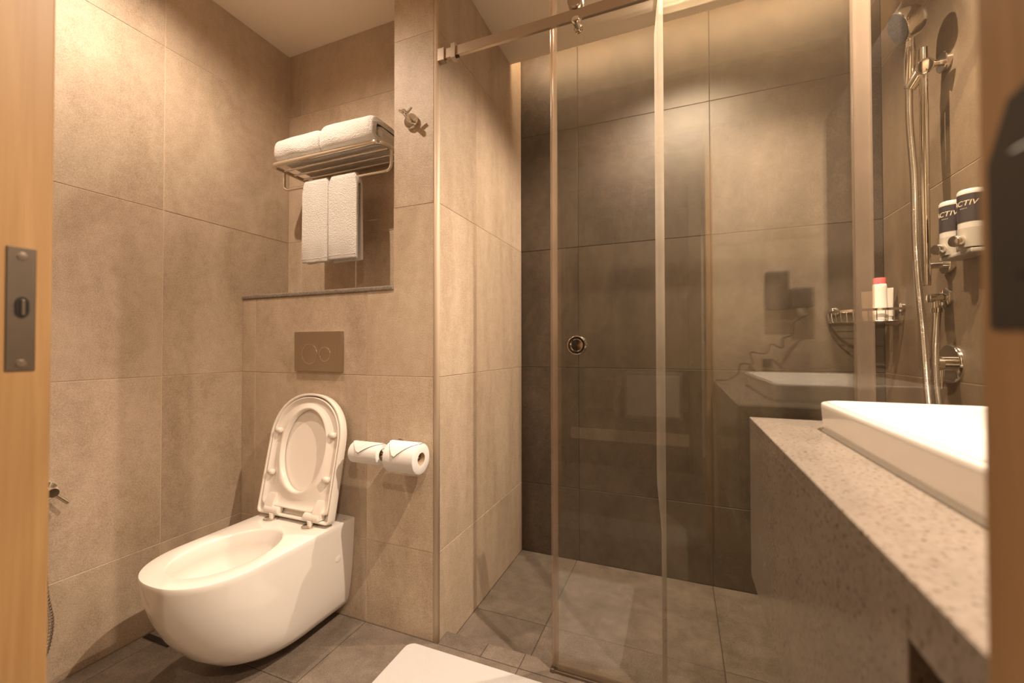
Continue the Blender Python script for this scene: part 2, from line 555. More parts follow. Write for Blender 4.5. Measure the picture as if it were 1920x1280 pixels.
# door frame
dj = struct('door_1', box(-0.705, -0.673, 0.06, YD, 0, 2.13, 0.002), WOOD, 'oak veneer door frame seen close up at the picture edges', 'door frame')
part('jamb', box(0.124, 0.156, 0.06, YD, 0, 2.13, 0.002), WOOD, dj)
part('head', box(-0.673, 0.124, 0.06, YD, 2.10, 2.13, 0.002), WOOD, dj)

# ------------------------------------------------------------------ downlights
def downlight(i, x, y, power, cone, blend, label):
    t = thing('recessed_downlight', (x, y, CEIL), label, 'downlight', 'recessed ceiling downlights')
    part('bezel', lathe((x, y, CEIL - 0.004), (0, 0, 1), [(0, 0.030), (0, 0.046), (0.004, 0.048), (0.004, 0.03)], 28), PLASTW, t, True)
    part('diffuser', lathe((x, y, CEIL - 0.0015), (0, 0, 1), [(0, 0.001), (0, 0.030), (0.001, 0.030)], 24), EMIT, t)
    ld = bpy.data.lights.new('spot_lamp', 'SPOT')
    ld.energy = power
    ld.color = WARM
    ld.spot_size = math.radians(cone)
    ld.spot_blend = blend
    ld.shadow_soft_size = 0.012
    lo = bpy.data.objects.new('spot_lamp', ld)
    COL.objects.link(lo)
    lo.parent = t
    lo.location = (0, 0, -0.012)
    return t


LBL = ['recessed downlight in the ceiling above the toilet', 'recessed downlight above the basin',
       'recessed downlight above the shower floor', 'recessed downlight in the corridor outside the door']
for i, a in enumerate(LAMPS):
    downlight(i, *a, LBL[i])

# ------------------------------------------------------------------ toilet
TX = -1.31


def d_outline(hw, yf, yb, z, nS=10, nA=40, nB=12, cx=TX, ys=None):
    """D shape: flat back at yb, straight sides, round front at yf"""
    ys = ys if ys is not None else min(yb - 0.05, yf + 0.24)
    pts = []
    for k in range(nS):
        t = k / nS
        pts.append((cx + hw, yb + (ys - yb) * t, z))
    for k in range(nA + 1):
        a = PI * k / nA
        ex = 0.86
        c, s = math.cos(a), math.sin(a)
        pts.append((cx + hw * (abs(c) ** ex) * (1 if c >= 0 else -1), ys - (ys - yf) * (s ** ex), z))
    for k in range(1, nS + 1):
        t = k / nS
        pts.append((cx - hw, ys + (yb - ys) * t, z))
    for k in range(1, nB):
        pts.append((cx - hw + 2 * hw * k / nB, yb, z))
    return pts


RIMREF = d_outline(0.171, 0.685, YT - 0.001, 0.377, ys=0.885)


def hole_outline(rx, y0, y1, z):
    """egg-shaped hole, one vertex per outline vertex, matched by direction"""
    yc, ry = (y0 + y1) / 2, (y1 - y0) / 2
    out = []
    for p in RIMREF:
        a = math.atan2((p[1] - yc) / ry, (p[0] - TX) / rx)
        out.append((TX + rx * math.cos(a) * (1 - 0.05 * math.sin(a)), yc + ry * math.sin(a), z))
    return out


toilet = thing('wall_hung_toilet', (TX, YT, 0.0), 'white ceramic wall-hung toilet with its seat and lid raised', 'toilet')
bm = NB()
prof = [(0.045, 0.110, 0.915), (0.045, 0.130, 0.888), (0.052, 0.142, 0.862), (0.075, 0.151, 0.823), (0.12, 0.159, 0.776), (0.18, 0.166, 0.735), (0.25, 0.171, 0.703), (0.31, 0.175, 0.686), (0.358, 0.177, 0.679), (0.3725, 0.1775, 0.678), (0.3762, 0.1762, 0.6795), (0.377, 0.1735, 0.682)]
rings = [d_outline(hw, yf, YT - 0.001, z, ys=yf + (0.20 if i > 1 else 0.16)) for i, (z, hw, yf) in enumerate(prof)]
for rx, y0, y1, z in ((0.127, 0.722, 1.060, 0.377), (0.122, 0.727, 1.054, 0.3755), (0.1195, 0.730, 1.050, 0.370), (0.1195, 0.729, 1.051, 0.330), (0.122, 0.726, 1.054, 0.318),
                      (0.116, 0.745, 1.048, 0.285), (0.100, 0.785, 1.035, 0.235), (0.075, 0.83, 1.01, 0.195), (0.05, 0.86, 0.98, 0.172)):
    rings.append(hole_outline(rx, y0, y1, z))
ring_loft(bm, rings)
part('bowl', bm, CERAM, toilet, True, 50)
part('fixing_cap', lathe((TX + 0.1705, 1.165, 0.255), (1, 0, 0), [(0, 0.013), (0.0015, 0.0125), (0.002, 0.011), (0.002, 0.0)], 20), CERAM, toilet, True)
part('maker_mark', lathe((-1.150, 1.205, 0.3772), (0, 0, 1), [(0, 0.0045), (0.0004, 0.0045)], 16), PLASTG, toilet)

# lid and seat in a tilted frame: u across, v up the lid, w out of it (towards the room)
LEAN = math.radians(11.5)
LO = Vector((TX, 1.128, 0.388))
eu = Vector((1, 0, 0)); ev = Vector((0, math.sin(LEAN), math.cos(LEAN))); ew = Vector((0, -math.cos(LEAN), math.sin(LEAN)))


def LP(u, v, w): return LO + eu * u + ev * v + ew * w


def lid_outline(hw, v0, vs, v1, rc, nB=4, nS=8, nA=36):
    pts = []
    # bottom right corner, up the right side, over the top, down the left, bottom
    for k in range(nB + 1):
        a = -PI / 2 + PI / 2 * k / nB
        pts.append((hw - rc + rc * math.cos(a), v0 + rc + rc * math.sin(a)))
    for k in range(1, nS):
        pts.append((hw * (1 - 0.0 * k / nS), v0 + rc + (vs - v0 - rc) * k / nS))
    for k in range(nA + 1):
        a = PI * k / nA
        c, s = math.cos(a), math.sin(a)
        ex = 0.92
        pts.append((hw * (abs(c) ** ex) * (1 if c >= 0 else -1), vs + (v1 - vs) * s ** ex))
    for k in range(1, nS):
        pts.append((-hw, vs - (vs - v0 - rc) * k / nS))
    for k in range(nB + 1):
        a = PI + PI / 2 * k / nB
        pts.append((-hw + rc + rc * math.cos(a), v0 + rc + rc * math.sin(a)))
    for k in range(1, 12):
        pts.append((-hw + rc + (2 * hw - 2 * rc) * k / 12, v0))
    return pts


def lid_ring(ins, w):
    return [LP(u, v, w) for u, v in lid_outline(0.177 - ins, 0.0 + ins, 0.275, 0.452 - ins, max(0.016 - ins * 0.5, 0.004))]


bm = NB()
ring_loft(bm, [lid_ring(0.012, -0.020), lid_ring(0.004, -0.018), lid_ring(0.0, -0.011), lid_ring(0.0, 0.014), lid_ring(0.0015, 0.0165), lid_ring(0.006, 0.0165), lid_ring(0.008, 0.014), lid_ring(0.010, -0.006), lid_ring(0.02, -0.008)])
part('lid', bm, PLASTW, toilet, True, 50)

# seat ring: outer follows the lid, inner is an egg hole
nring = len(lid_outline(0.1, 0, 0.2, 0.4, 0.01))


O = lid_outline(0.164, 0.030, 0.275, 0.438, 0.02)


def hole_pts(rx, v0, v1):
    out = []
    vc, rv = (v0 + v1) / 2, (v1 - v0) / 2
    for u, v in O:
        a = math.atan2((v - vc) / rv, u / rx)
        out.append((rx * math.cos(a) * (1 + 0.03 * math.sin(a)), vc + rv * math.sin(a)))
    return out


I = hole_pts(0.106, 0.092, 0.392)
bm = NB()
secs = [(1.0, -0.003), (1.0, 0.0125), (0.97, 0.0150), (0.93, 0.0150), (0.88, 0.008), (0.70, 0.004), (0.45, 0.006), (0.22, 0.014), (0.12, 0.0165), (0.05, 0.0165), (0.0, 0.0125), (0.0, -0.003)]
rings = []
for s, ww in secs:
    rings.append([LP(I[k][0] + (O[k][0] - I[k][0]) * s, I[k][1] + (O[k][1] - I[k][1]) * s, ww) for k in range(nring)])
ring_loft(bm, rings, closed=True)
seat = part('seat', bm, PLASTW, toilet, True, 60)
for u, v in ((-0.134, 0.305), (0.134, 0.305), (-0.136, 0.150), (0.136, 0.150)):
    bm = NB()
    pts = [LP(u - 0.014, v, 0.017), LP(u - 0.012, v, 0.017), LP(u + 0.012, v, 0.017), LP(u + 0.014, v, 0.017)]
    add_tube(bm, pts, [0.006, 0.0095, 0.0095, 0.006], 14)
    part('bumper', bm, PLASTW, seat, True, 60)
for s in (-1, 1):
    u = s * 0.098
    bm = NB()
    add_tube(bm, [LP(u - 0.036, 0.018, 0.012), LP(u - 0.034, 0.018, 0.012), LP(u + 0.034, 0.018, 0.012), LP(u + 0.036, 0.018, 0.012)], [0.010, 0.0135, 0.0135, 0.010], 20)
    c = [LP(u - s * 0.03 + q[0], 0.018 + q[1], q[2]) for q in ()]
    hg = part('hinge', bm, PLASTW, toilet, True, 50)
    # arm running up into the seat
    bm = NB()
    a0, a1 = (u + 0.002, u + s * 0.040)
    lo_, hi_ = min(a0, a1), max(a0, a1)
    ring_loft(bm, [[LP(lo_, 0.012, -0.002), LP(hi_, 0.012, -0.002), LP(hi_, 0.012, 0.022), LP(lo_, 0.012, 0.022)],
                   [LP(lo_, 0.045, -0.002), LP(hi_, 0.045, -0.002), LP(hi_, 0.045, 0.020), LP(lo_, 0.045, 0.020)],
                   [LP(lo_ + 0.006, 0.075, -0.002), LP(hi_ - 0.002, 0.075, -0.002), LP(hi_ - 0.002, 0.075, 0.010), LP(lo_ + 0.006, 0.075, 0.010)]])
    part('hinge_arm', bm, PLASTW, toilet, True, 50)
    part('hinge_foot', lathe((TX + u - s * 0.004, 1.108, 0.377), (0, 0, 1), [(0, 0.026), (0.004, 0.026), (0.006, 0.023), (0.006, 0.0)], 24), CHROME, toilet, True)
    part('hinge_pin', lathe((TX + u - s * 0.004, 1.112, 0.377), (0, 0, 1), [(0, 0.010), (0.022, 0.010)], 16), PLASTW, toilet, True)

# flush plate
fp = thing('flush_plate', (-1.309, YT, 0.916), 'bronze-toned dual flush plate on the wall above the toilet', 'flush plate')
part('plate', box(-1.431, -1.188, YT - 0.013, YT + 0.001, 0.916, 1.072, 0.002, 2), BRUSH, fp)
for x, z, r in ((-1.349, 0.984, 0.040), (-1.270, 0.984, 0.028)):
    part('button_ring', lathe((x, YT - 0.0125, z), (0, -1, 0), [(0, r), (0.0016, r), (0.0016, r - 0.0022), (0.0004, r - 0.0022)], 40), CHROME, fp, True)
    part('button', lathe((x, YT - 0.0125, z), (0, -1, 0), [(0, r - 0.003), (0.001, r - 0.003), (0.0014, r - 0.0045), (0.0014, 0.0)], 40), BRUSH, fp, True)

# ------------------------------------------------------------------ toilet rolls and holder
RY, RZ = 1.168, 0.643
th = thing('toilet_paper_holder', (-0.925, YT, RZ), 'chrome double toilet paper holder on the low wall', 'paper holder')
part('post', lathe((-0.925, YT + 0.001, RZ + 0.020), (0, -1, 0), [(0, 0.022), (0.006, 0.022), (0.008, 0.010), (0.058, 0.008), (0.062, 0.008)], 24), CHROME, th, True)
part('bar', tube([(-1.085, RY, RZ + 0.0105), (-1.083, RY, RZ + 0.0105), (-0.800, RY, RZ + 0.0105), (-0.798, RY, RZ + 0.0105)], [0.007, 0.009, 0.009, 0.007], 16), CHROME, th, True)


def toilet_roll(x0, x1, r, label, zc):
    t = thing('toilet_roll', (x0, RY, zc - r), label, 'toilet roll', 'rolls on the paper holder')
    rc = 0.021
    bm = NB()
    add_lathe_pts = [(0, rc), (0.0, r - 0.003), (0.002, r), (x1 - x0 - 0.002, r), (x1 - x0, r - 0.003), (x1 - x0, rc)]
    n = 48
    rings = []
    for d, q in add_lathe_pts:
        rings.append([(x0 + d, RY + q * math.cos(2 * PI * k / n), zc + q * math.sin(2 * PI * k / n)) for k in range(n)])
    ring_loft(bm, rings, closed=True)
    paper = part('paper', bm, PAPER, t, True, 50)
    bm = NB()
    rings = []
    for d, q in ((0.001, rc), (x1 - x0 - 0.001, rc), (x1 - x0 - 0.001, rc - 0.0012), (0.001, rc - 0.0012)):
        rings.append([(x0 + d, RY + q * math.cos(2 * PI * k / n), zc + q * math.sin(2 * PI * k / n)) for k in range(n)])
    ring_loft(bm, rings, closed=True)
    part('core', bm, CARD, t, True, 50)
    # pointed, folded end sheet lying over the front of the roll
    bm = NB()
    N1, N2 = 12, 14
    L = x1 - x0
    top, bot = [], []
    for lay, arr in ((0.0012, bot), (0.0024, top)):
        for i in range(N1 + 1):
            f = i / N1
            x = x0 + L * f
            tip = 0.38
            reach = 1 - abs(f - tip) / (tip if f < tip else 1 - tip)
            a_end = math.radians(98 + 72 * max(0.0, reach))
            row = []
            for j in range(N2 + 1):
                a = math.radians(80) + (a_end - math.radians(80)) * j / N2
                q = r + lay + 0.0035 * max(0, reach) * (j / N2) ** 3
                row.append(bm.verts.new((x, RY + q * math.cos(a), zc + q * math.sin(a))))
            arr.append(row)
    for arr in (bot, top):
        for i in range(N1):
            for j in range(N2):
                bm.faces.new((arr[i][j], arr[i + 1][j], arr[i + 1][j + 1], arr[i][j + 1]))
    for i in range(N1):
        bm.faces.new((bot[i][N2], bot[i + 1][N2], top[i + 1][N2], top[i][N2]))
    part('folded_end', bm, PAPER, paper, True, 60)
    return t


toilet_roll(-1.068, -0.945, 0.036, 'half-used toilet roll nearest the toilet, its end folded to a point', RZ - 0.0008)
toilet_roll(-0.910, -0.790, 0.050, 'fuller toilet roll nearest the partition corner, its end folded to a point', RZ - 0.0008)

# ------------------------------------------------------------------ robe hook on the partition
rh = thing('robe_hook', (-0.879, YT, 1.80), 'small chrome robe hook with two pegs on the partition', 'hook')
part('base', lathe((-0.879, YT + 0.001, 1.811), (0, -1, 0), [(0, 0.0265), (0.012, 0.0265), (0.014, 0.025), (0.014, 0.0)], 32), CHROME, rh, True)
part('stem', tube([(-0.879, YT - 0.012, 1.811), (-0.879, YT - 0.030, 1.815), (-0.879, YT - 0.044, 1.822)], [0.009, 0.007, 0.0075], 16), CHROME, rh, True)
for s in (-1, 1):
    part('peg', tube([(-0.879, YT - 0.038, 1.819), (-0.879 + s * 0.026, YT - 0.040, 1.838)], 0.0042, 12), CHROME, rh, True)
part('knob', tube([(-0.879, YT - 0.040, 1.8205), (-0.879, YT - 0.052, 1.8245), (-0.879, YT - 0.056, 1.826)], [0.0085, 0.0085, 0.005], 16), CHROME, rh, True)

# ------------------------------------------------------------------ towel rack
RX0, RX1, RF, RZ0 = -1.606, -1.034, 1.256, 1.782
tr = thing('towel_rack', (-1.32, YA, 1.68), 'chrome towel shelf with a hanging rail in the alcove', 'towel rack')
U = fillet([(RX0, YA, RZ0), (RX0, RF, RZ0), (RX1, RF, RZ0), (RX1, YA, RZ0)], 0.035, 8)
part('frame', tube(U, 0.0095, 14), CHROME, tr, True)
for x in (RX0, RX1):
    part('wall_flange', lathe((x, YA + 0.001, RZ0), (0, -1, 0), [(0, 0.023), (0.010, 0.023), (0.013, 0.020), (0.013, 0.011), (0.02, 0.0105)], 28), CHROME, tr, True)
for y in (1.318, 1.368, 1.418):
    part('crossbar', tube([(RX0, y, RZ0), (RX1, y, RZ0)], 0.0055, 12), CHROME, tr, True)
HB = 1.322
part('hanging_rail', tube(fillet([(RX0, HB, RZ0), (RX0, HB, 1.697), (RX1, HB, 1.697), (RX1, HB, RZ0)], 0.03, 8), 0.0065, 12), CHROME, tr, True)


def ribbon(path, th, x0, x1, nx=10, seed=0, amp=0.002):
    """thick folded ribbon: path in (y,z), extruded along x with rounded, slightly uneven surface"""
    rnd = random.Random(seed)
    P = [Vector((p[0], p[1])) for p in path]
    m = len(P)
    nrm = []
    for i in range(m):
        t = (P[min(i + 1, m - 1)] - P[max(i - 1, 0)]).normalized()
        nrm.append(Vector((-t.y, t.x)))
    outline = [P[i] + nrm[i] * th / 2 for i in range(m)]
    # round end
    te = (P[-1] - P[-2]).normalized()
    outline += [P[-1] + te * th * 0.35 + nrm[-1] * th * 0.3, P[-1] + te * th * 0.35 - nrm[-1] * th * 0.3]
    outline += [P[i] - nrm[i] * th / 2 for i in reversed(range(m))]
    ts = (P[0] - P[1]).normalized()
    outline += [P[0] + ts * th * 0.35 - nrm[0] * th * 0.3, P[0] + ts * th * 0.35 + nrm[0] * th * 0.3]
    cy_ = sum(q.x for q in outline) / len(outline)
    zlo = min(q.y for q in outline)
    bm = NB()
    rings = []
    ph = [rnd.uniform(0, 6.28) for _ in range(6)]
    for i in range(nx + 1):
        f = i / nx
        x = x0 + (x1 - x0) * f
        row = []
        for k, q in enumerate(outline):
            s = k / len(outline) * 6.28
            d = amp * (math.sin(s * 3 + f * 4 + ph[0]) + 0.6 * math.sin(s * 7 + f * 9 + ph[1]) + 0.5 * math.sin(f * 13 + ph[2] + s))
            e = min(i, nx - i) / nx
            sq = 1.0 - 0.10 * max(0.0, 1 - e / 0.10) ** 2
            row.append((x + amp * 0.8 * math.sin(s * 5 + ph[3]) * (1 if i in (0, nx) else 0), cy_ + (q.x + d * 0.6 - cy_) * sq, zlo + (q.y + d - zlo) * sq))
        rings.append(row)
    ring_loft(bm, rings)
    return bm


def folded_towel(x0, x1, label, seed, h=0.092):
    y0, y1 = 1.250, 1.445
    zb = RZ0 + 0.0155
    pts = fillet([(y1, zb + 0.010, 0), (y0 + 0.004, zb + 0.010, 0), (y0 - 0.002, zb + h * 0.5, 0), (y0 + 0.010, zb + h - 0.008, 0), (y0 + 0.10, zb + h - 0.006, 0), (y1 - 0.004, zb + h - 0.022, 0),
                  (y1 - 0.006, zb + h * 0.52, 0), (y0 + 0.045, zb + h * 0.60, 0), (y0 + 0.040, zb + h * 0.36, 0), (y1 - 0.012, zb + h * 0.33, 0)], 0.022, 6)
    pts = [(p.x, p.y) for p in pts]
    bm = ribbon(pts, 0.0215, x0, x1, 40, seed, 0.0022)
    t = obj('folded_towel', bm, TOWEL, None, True, 75)
    tag(t, label, 'towel', 'folded towels on the rack')
    return t


folded_towel(-1.578, -1.330, 'white folded bath towel on the shelf end by the left wall', 3, 0.086)
folded_towel(-1.326, -1.062, 'white folded bath towel on the shelf end by the partition', 5, 0.096)


def hanging_towel(x0, x1, zf, zb2, label, seed):
    th = 0.012
    zt = 1.697 + 0.0135
    pts = [(HB - 0.0155, zf), (HB - 0.0150, zf + 0.1), (HB - 0.0140, zf + 0.2), (HB - 0.0135, zt - 0.022)]
    pts += [(HB - 0.0135 * math.cos(a), zt - 0.0135 + 0.0135 * math.sin(a)) for a in [PI * k / 8 for k in range(0, 9)]]
    pts += [(HB + 0.0140, zb2 + 0.2), (HB + 0.0150, zb2 + 0.1), (HB + 0.0155, zb2)]
    bm = ribbon(pts, th, x0, x1, 24, seed, 0.0011)
    # lightly wavy hem
    t = obj('hand_towel', bm, TOWEL, None, True, 75)
    tag(t, label, 'towel', 'hand towels on the hanging rail')
    bmh = box(x0 + 0.003, x1 - 0.003, HB - 0.0155 - 0.0075, HB - 0.0155 + 0.001, zf + 0.010, zf + 0.0125, 0.0008)
    part('hem', bmh, TOWEL, t)
    return t


hanging_towel(-1.478, -1.338, 1.368, 1.372, 'white hand towel hanging on the rail, left of the pair', 11)
hanging_towel(-1.333, -1.188, 1.372, 1.366, 'white hand towel hanging on the rail, right of the pair', 12)

# ------------------------------------------------------------------ hand sprayer valve on the left wall, mostly behind the door frame
bs = thing('bidet_spray', (XL, 0.63, 0.2), 'chrome hand spray valve with hose on the left wall', 'bidet spray')
part('flange', lathe((XL - 0.001, 0.64, 0.585), (1, 0, 0), [(0, 0.026), (0.008, 0.026), (0.010, 0.014), (0.05, 0.013), (0.05, 0.0)], 24), CHROME, bs, True)
part('lever', tube([(XL + 0.035, 0.648, 0.577), (XL + 0.045, 0.674, 0.545)], 0.0055, 12), CHROME, bs, True)
hp = catmull([(XL + 0.03, 0.632, 0.572), (XL + 0.03, 0.628, 0.45), (XL + 0.03, 0.633, 0.30), (XL + 0.03, 0.645, 0.20), (XL + 0.03, 0.630, 0.11), (XL + 0.03, 0.60, 0.09)], 30)
part('hose', tube(hp, [0.0075 + 0.0012 * math.sin(i * 2.1) for i in range(len(hp))], 10), CHROME, bs, True)
# slot drain
sd = thing('slot_drain', (-1.68, 0.895, 0.0), 'narrow black slot drain cover at the foot of the left wall', 'drain')
part('grate', box(-1.742, -1.608, 0.886, 0.904, 0.0002, 0.0035, 0.001), BLACKP, sd)
part('rim', box(-1.745, -1.605, 0.883, 0.907, -0.0005, 0.0012, 0.0003), DARKST, sd)

# ------------------------------------------------------------------ shower rail, door and fixed panel
RLY, RLZ = 1.250, 2.026
rail = thing('shower_rail', (XP, RLY, RLZ), 'brushed steel sliding rail across the top of the shower', 'rail')
part('bar', box(-0.757, XR - 0.012, RLY - 0.006, RLY + 0.006, RLZ - 0.017, RLZ + 0.017, 0.0012), BRUSH, rail)
for x0, x1 in ((XP, -0.748), (XR - 0.028, XR)):
    part('wall_bracket', box(x0, x1, RLY - 0.012, RLY + 0.012, RLZ - 0.024, RLZ + 0.020, 0.0015), BRUSH, rail)
part('stopper', box(-0.722, -0.704, RLY - 0.013, RLY + 0.013, RLZ - 0.027, RLZ + 0.025, 0.0015), BRUSH, rail)
part('stopper_pad', lathe((-0.704, RLY, RLZ - 0.017), (1, 0, 0), [(0, 0.006), (0.008, 0.006), (0.009, 0.004)], 16), RUBBER, rail, True)

DY0, DY1 = 1.270, 1.278
DX0, DX1 = -0.372, 0.440
door = thing('shower_door', (0.03, 1.274, 0.014), 'frameless sliding glass shower door pushed half open', 'shower door')
part('glass', box(DX0 + 0.004, DX1 - 0.004, DY0, DY1, 0.016, 2.125, 0.001), GLASS, door)
def seal_strip(name, x0, x1, yc, z0, z1, mat, parent, lip=None):
    bm = NB()
    add_box(bm, x0, x1, yc - 0.0065, yc - 0.0045, z0, z1)
    add_box(bm, x0, x1, yc + 0.0045, yc + 0.0065, z0, z1)
    e = lip if lip is not None else x0
    add_lathe(bm, (e, yc, z0), (0, 0, 1), [(0, 0.0062), (z1 - z0, 0.0062)], 14)
    return part(name, bm, mat, parent, True, 40)
seal_strip('edge_seal', DX0, DX0 + 0.015, 1.274, 0.016, 2.115, SEAL, door)
seal_strip('rear_seal', DX1 - 0.036, DX1, 1.274, 0.016, 2.115, SEAL, door, DX1 - 0.034)
part('bottom_seal', box(DX0 + 0.015, DX1 - 0.036, DY0 - 0.002, DY1 + 0.002, 0.010, 0.030, 0.001), SEAL, door)
kx, kz = -0.293, 1.015
for s, y in ((-1, DY0), (1, DY1)):
    kn = part('knob', lathe((kx, y, kz), (0, s, 0), [(0, 0.0245), (0.006, 0.0285), (0.010, 0.0285), (0.012, 0.0265), (0.012, 0.0195), (0.006, 0.0175), (0.005, 0.0)], 40), CHROME, door, True, 35)
for x in (-0.289, 0.405):
    rl = part('roller', lathe((x, RLY + 0.013, RLZ + 0.041), (0, -1, 0), [(-0.002, 0.010), (0.0, 0.020), (0.003, 0.0235), (0.024, 0.0235), (0.027, 0.021), (0.027, 0.0)], 32), BRUSH, door, True)
    bm = lathe((x + 0.004, DY0 + 0.001, RLZ - 0.030), (0, -1, 0), [(0, 0.014), (0.005, 0.014), (0.006, 0.0095), (0.030, 0.0095), (0.034, 0.0115), (0.044, 0.0115), (0.046, 0.009), (0.046, 0.0)], 28)
    part('roller_bolt', bm, CHROME, door, True)

fxp = thing('fixed_glass_panel', (0.35, 1.296, 0.0), 'fixed glass shower screen behind the sliding door', 'glass panel')
FX0 = -0.052
part('glass', box(FX0, XR, 1.292, 1.300, 0.001, 2.125, 0.001), GLASS, fxp)
# soft flap seal, slightly wavy at top and bottom as in the photo
bm = NB()
rings = []
NZ = 60
for i in range(NZ + 1):
    z = 0.02 + (2.10 - 0.02) * i / NZ
    wv = 0.0
    if z > 1.93: wv = 0.010 * min(1, (z - 1.93) / 0.1)
    if z < 0.62: wv = 0.012 * min(1, (0.62 - z) / 0.14)
    a = FX0 - 0.012 + wv
    b = FX0 + 0.013
    y0, y1 = 1.2895, 1.2912
    rings.append([(a, y0 - 0.002, z), (a + 0.006, y0 - 0.003, z), (b, y0, z), (b, y1, z), (a + 0.006, y1 - 0.002, z), (a, y1 - 0.001, z)])
ring_loft(bm, rings)
part('flap_seal', bm, SEALW, fxp, True, 40)
part('wall_channel', box(XR - 0.018, XR, 1.288, 1.304, 0.001, 2.125, 0.001), BRUSH, fxp)
gd = thing('door_guide', (0.1, 1.275, 0.0), 'low metal guide track under the sliding shower door', 'guide track')
part('track', box(DX0 + 0.004, XR - 0.002, 1.262, 1.288, 0.0002, 0.009, 0.001), DARKST, gd)
part('end_block', box(DX0 - 0.008, DX0 + 0.006, 1.260, 1.290, 0.0002, 0.013, 0.002), DARKST, gd)

# ------------------------------------------------------------------ bath mat
def rrect(x0, x1, y0, y1, r, z, n=6):
    pts = []
    for cx, cy, a0 in ((x1 - r, y0 + r, -90), (x1 - r, y1 - r, 0), (x0 + r, y1 - r, 90), (x0 + r, y0 + r, 180)):
        for k in range(n + 1):
            a = math.radians(a0 + 90 * k / n)
            pts.append((cx + r * math.cos(a), cy + r * math.sin(a), z))
    return pts


bm = NB()
mx0, mx1, my0, my1 = -0.862, -0.180, 0.715, 1.205
ring_loft(bm, [rrect(mx0, mx1, my0, my1, 0.03, 0.0005), rrect(mx0, mx1, my0, my1, 0.03, 0.006), rrect(mx0 + 0.003, mx1 - 0.003, my0 + 0.003, my1 - 0.003, 0.028, 0.009)])
mat_o = part('towelling', bm, MATT, thing('bath_mat', (-0.52, 0.96, 0), 'white cotton bath mat on the floor before the shower door', 'bath mat'), True, 40)
bm = NB()
mo = mat_o.parent
for i, yy in enumerate((0.80, 1.02)):
    add_tube(bm, catmull([(mx0 + 0.02, yy, 0.008), (-0.65, yy + 0.008, 0.0085), (-0.45, yy - 0.006, 0.0085), (mx1 - 0.02, yy + 0.004, 0.008)], 8), 0.0022, 6)
part('crease', bm, MATT, mo, True)

# ------------------------------------------------------------------ vanity
VX0, VY1, VZ = 0.157, 1.166, 0.838
van = thing('vanity_counter', (0.45, 0.7, 0.455), 'speckled stone vanity counter with a deep front panel', 'vanity')
part('worktop', box(VX0, XR, YD + 0.001, VY1, VZ - 0.022, VZ, 0.0015), STONE, van)
part('front_panel', box(VX0 + 0.0005, VX0 + 0.02, 0.405, VY1 - 0.0005, 0.457, VZ - 0.0222, 0.001), STONE, van)
part('apron', box(VX0 + 0.0005, VX0 + 0.02, YD + 0.001, 0.4045, 0.790, VZ - 0.0222, 0.001), STONE, van)
part('cabinet_body', box(VX0 + 0.0204, XR, 0.41, 1.10, 0.47, VZ - 0.0225, 0.001), CABD, van)
# basin
bas = thing('wash_basin', (0.48, 0.74, VZ), 'white rectangular ceramic basin set on the stone counter', 'basin')
bm = NB()
bx0, bx1, by0, by1 = 0.268, 0.700, 0.40, 1.072
bt = 0.896
def br(ins, z, r=0.045): return rrect(bx0 + ins, bx1 - ins, by0 + ins, by1 - ins, max(r - ins * 0.5, 0.01), z, 8)
ring_loft(bm, [br(0.012, VZ + 0.0005), br(0.004, VZ + 0.003), br(0.002, VZ + 0.012), br(0.0, bt - 0.012), br(0.0, bt - 0.004), br(0.002, bt - 0.001), br(0.005, bt), br(0.010, bt), br(0.0135, bt - 0.002), br(0.016, bt - 0.008), br(0.030, VZ + 0.022), br(0.06, VZ + 0.012), br(0.12, VZ + 0.009)])
part('bowl', bm, CERAM, bas, True, 50)
part('sealant', (lambda b: (ring_loft(b, [br(0.0, VZ + 0.0002, 0.05), br(0.003, VZ + 0.004, 0.05), br(0.012, VZ + 0.004, 0.05)]), b)[1])(NB()), PLASTG, bas)
part('waste', lathe((0.50, 0.74, VZ + 0.0088), (0, 0, 1), [(0, 0.03), (0.003, 0.028), (0.004, 0.0)], 28), CHROME, bas, True)

# ------------------------------------------------------------------ shower fittings on the right wall
BY, BX = 1.634, 0.693
sb = thing('shower_slide_bar', (XR, BY, 1.2), 'chrome vertical slide bar for the hand shower', 'slide bar')
part('bar', tube([(BX, BY, 1.192), (BX, BY, 1.194), (BX, BY, 1.915), (BX, BY, 1.917)], [0.008, 0.0102, 0.0102, 0.008], 20), CHROME, sb, True)
for z in (1.861, 1.252):
    part('wall_flange', lathe((XR + 0.001, BY, z), (-1, 0, 0), [(0, 0.029), (0.013, 0.029), (0.015, 0.027), (0.015, 0.010), (0.05, 0.0095)], 32), CHROME, sb, True)
sl = part('slider', tube([(BX + 0.002, BY - 0.008, 1.862), (BX - 0.002, BY - 0.002, 1.853), (BX - 0.026, BY + 0.018, 1.806)], [0.0165, 0.0185, 0.0155], 20), CHROME, sb, True)
part('clamp_knob', lathe((BX - 0.001, BY - 0.008, 1.852), (-0.30, -0.88, -0.30), [(0, 0.015), (0.018, 0.0205), (0.024, 0.0215), (0.027, 0.0200), (0.028, 0.017), (0.028, 0)], 28), CHROME, sb, True, 30)

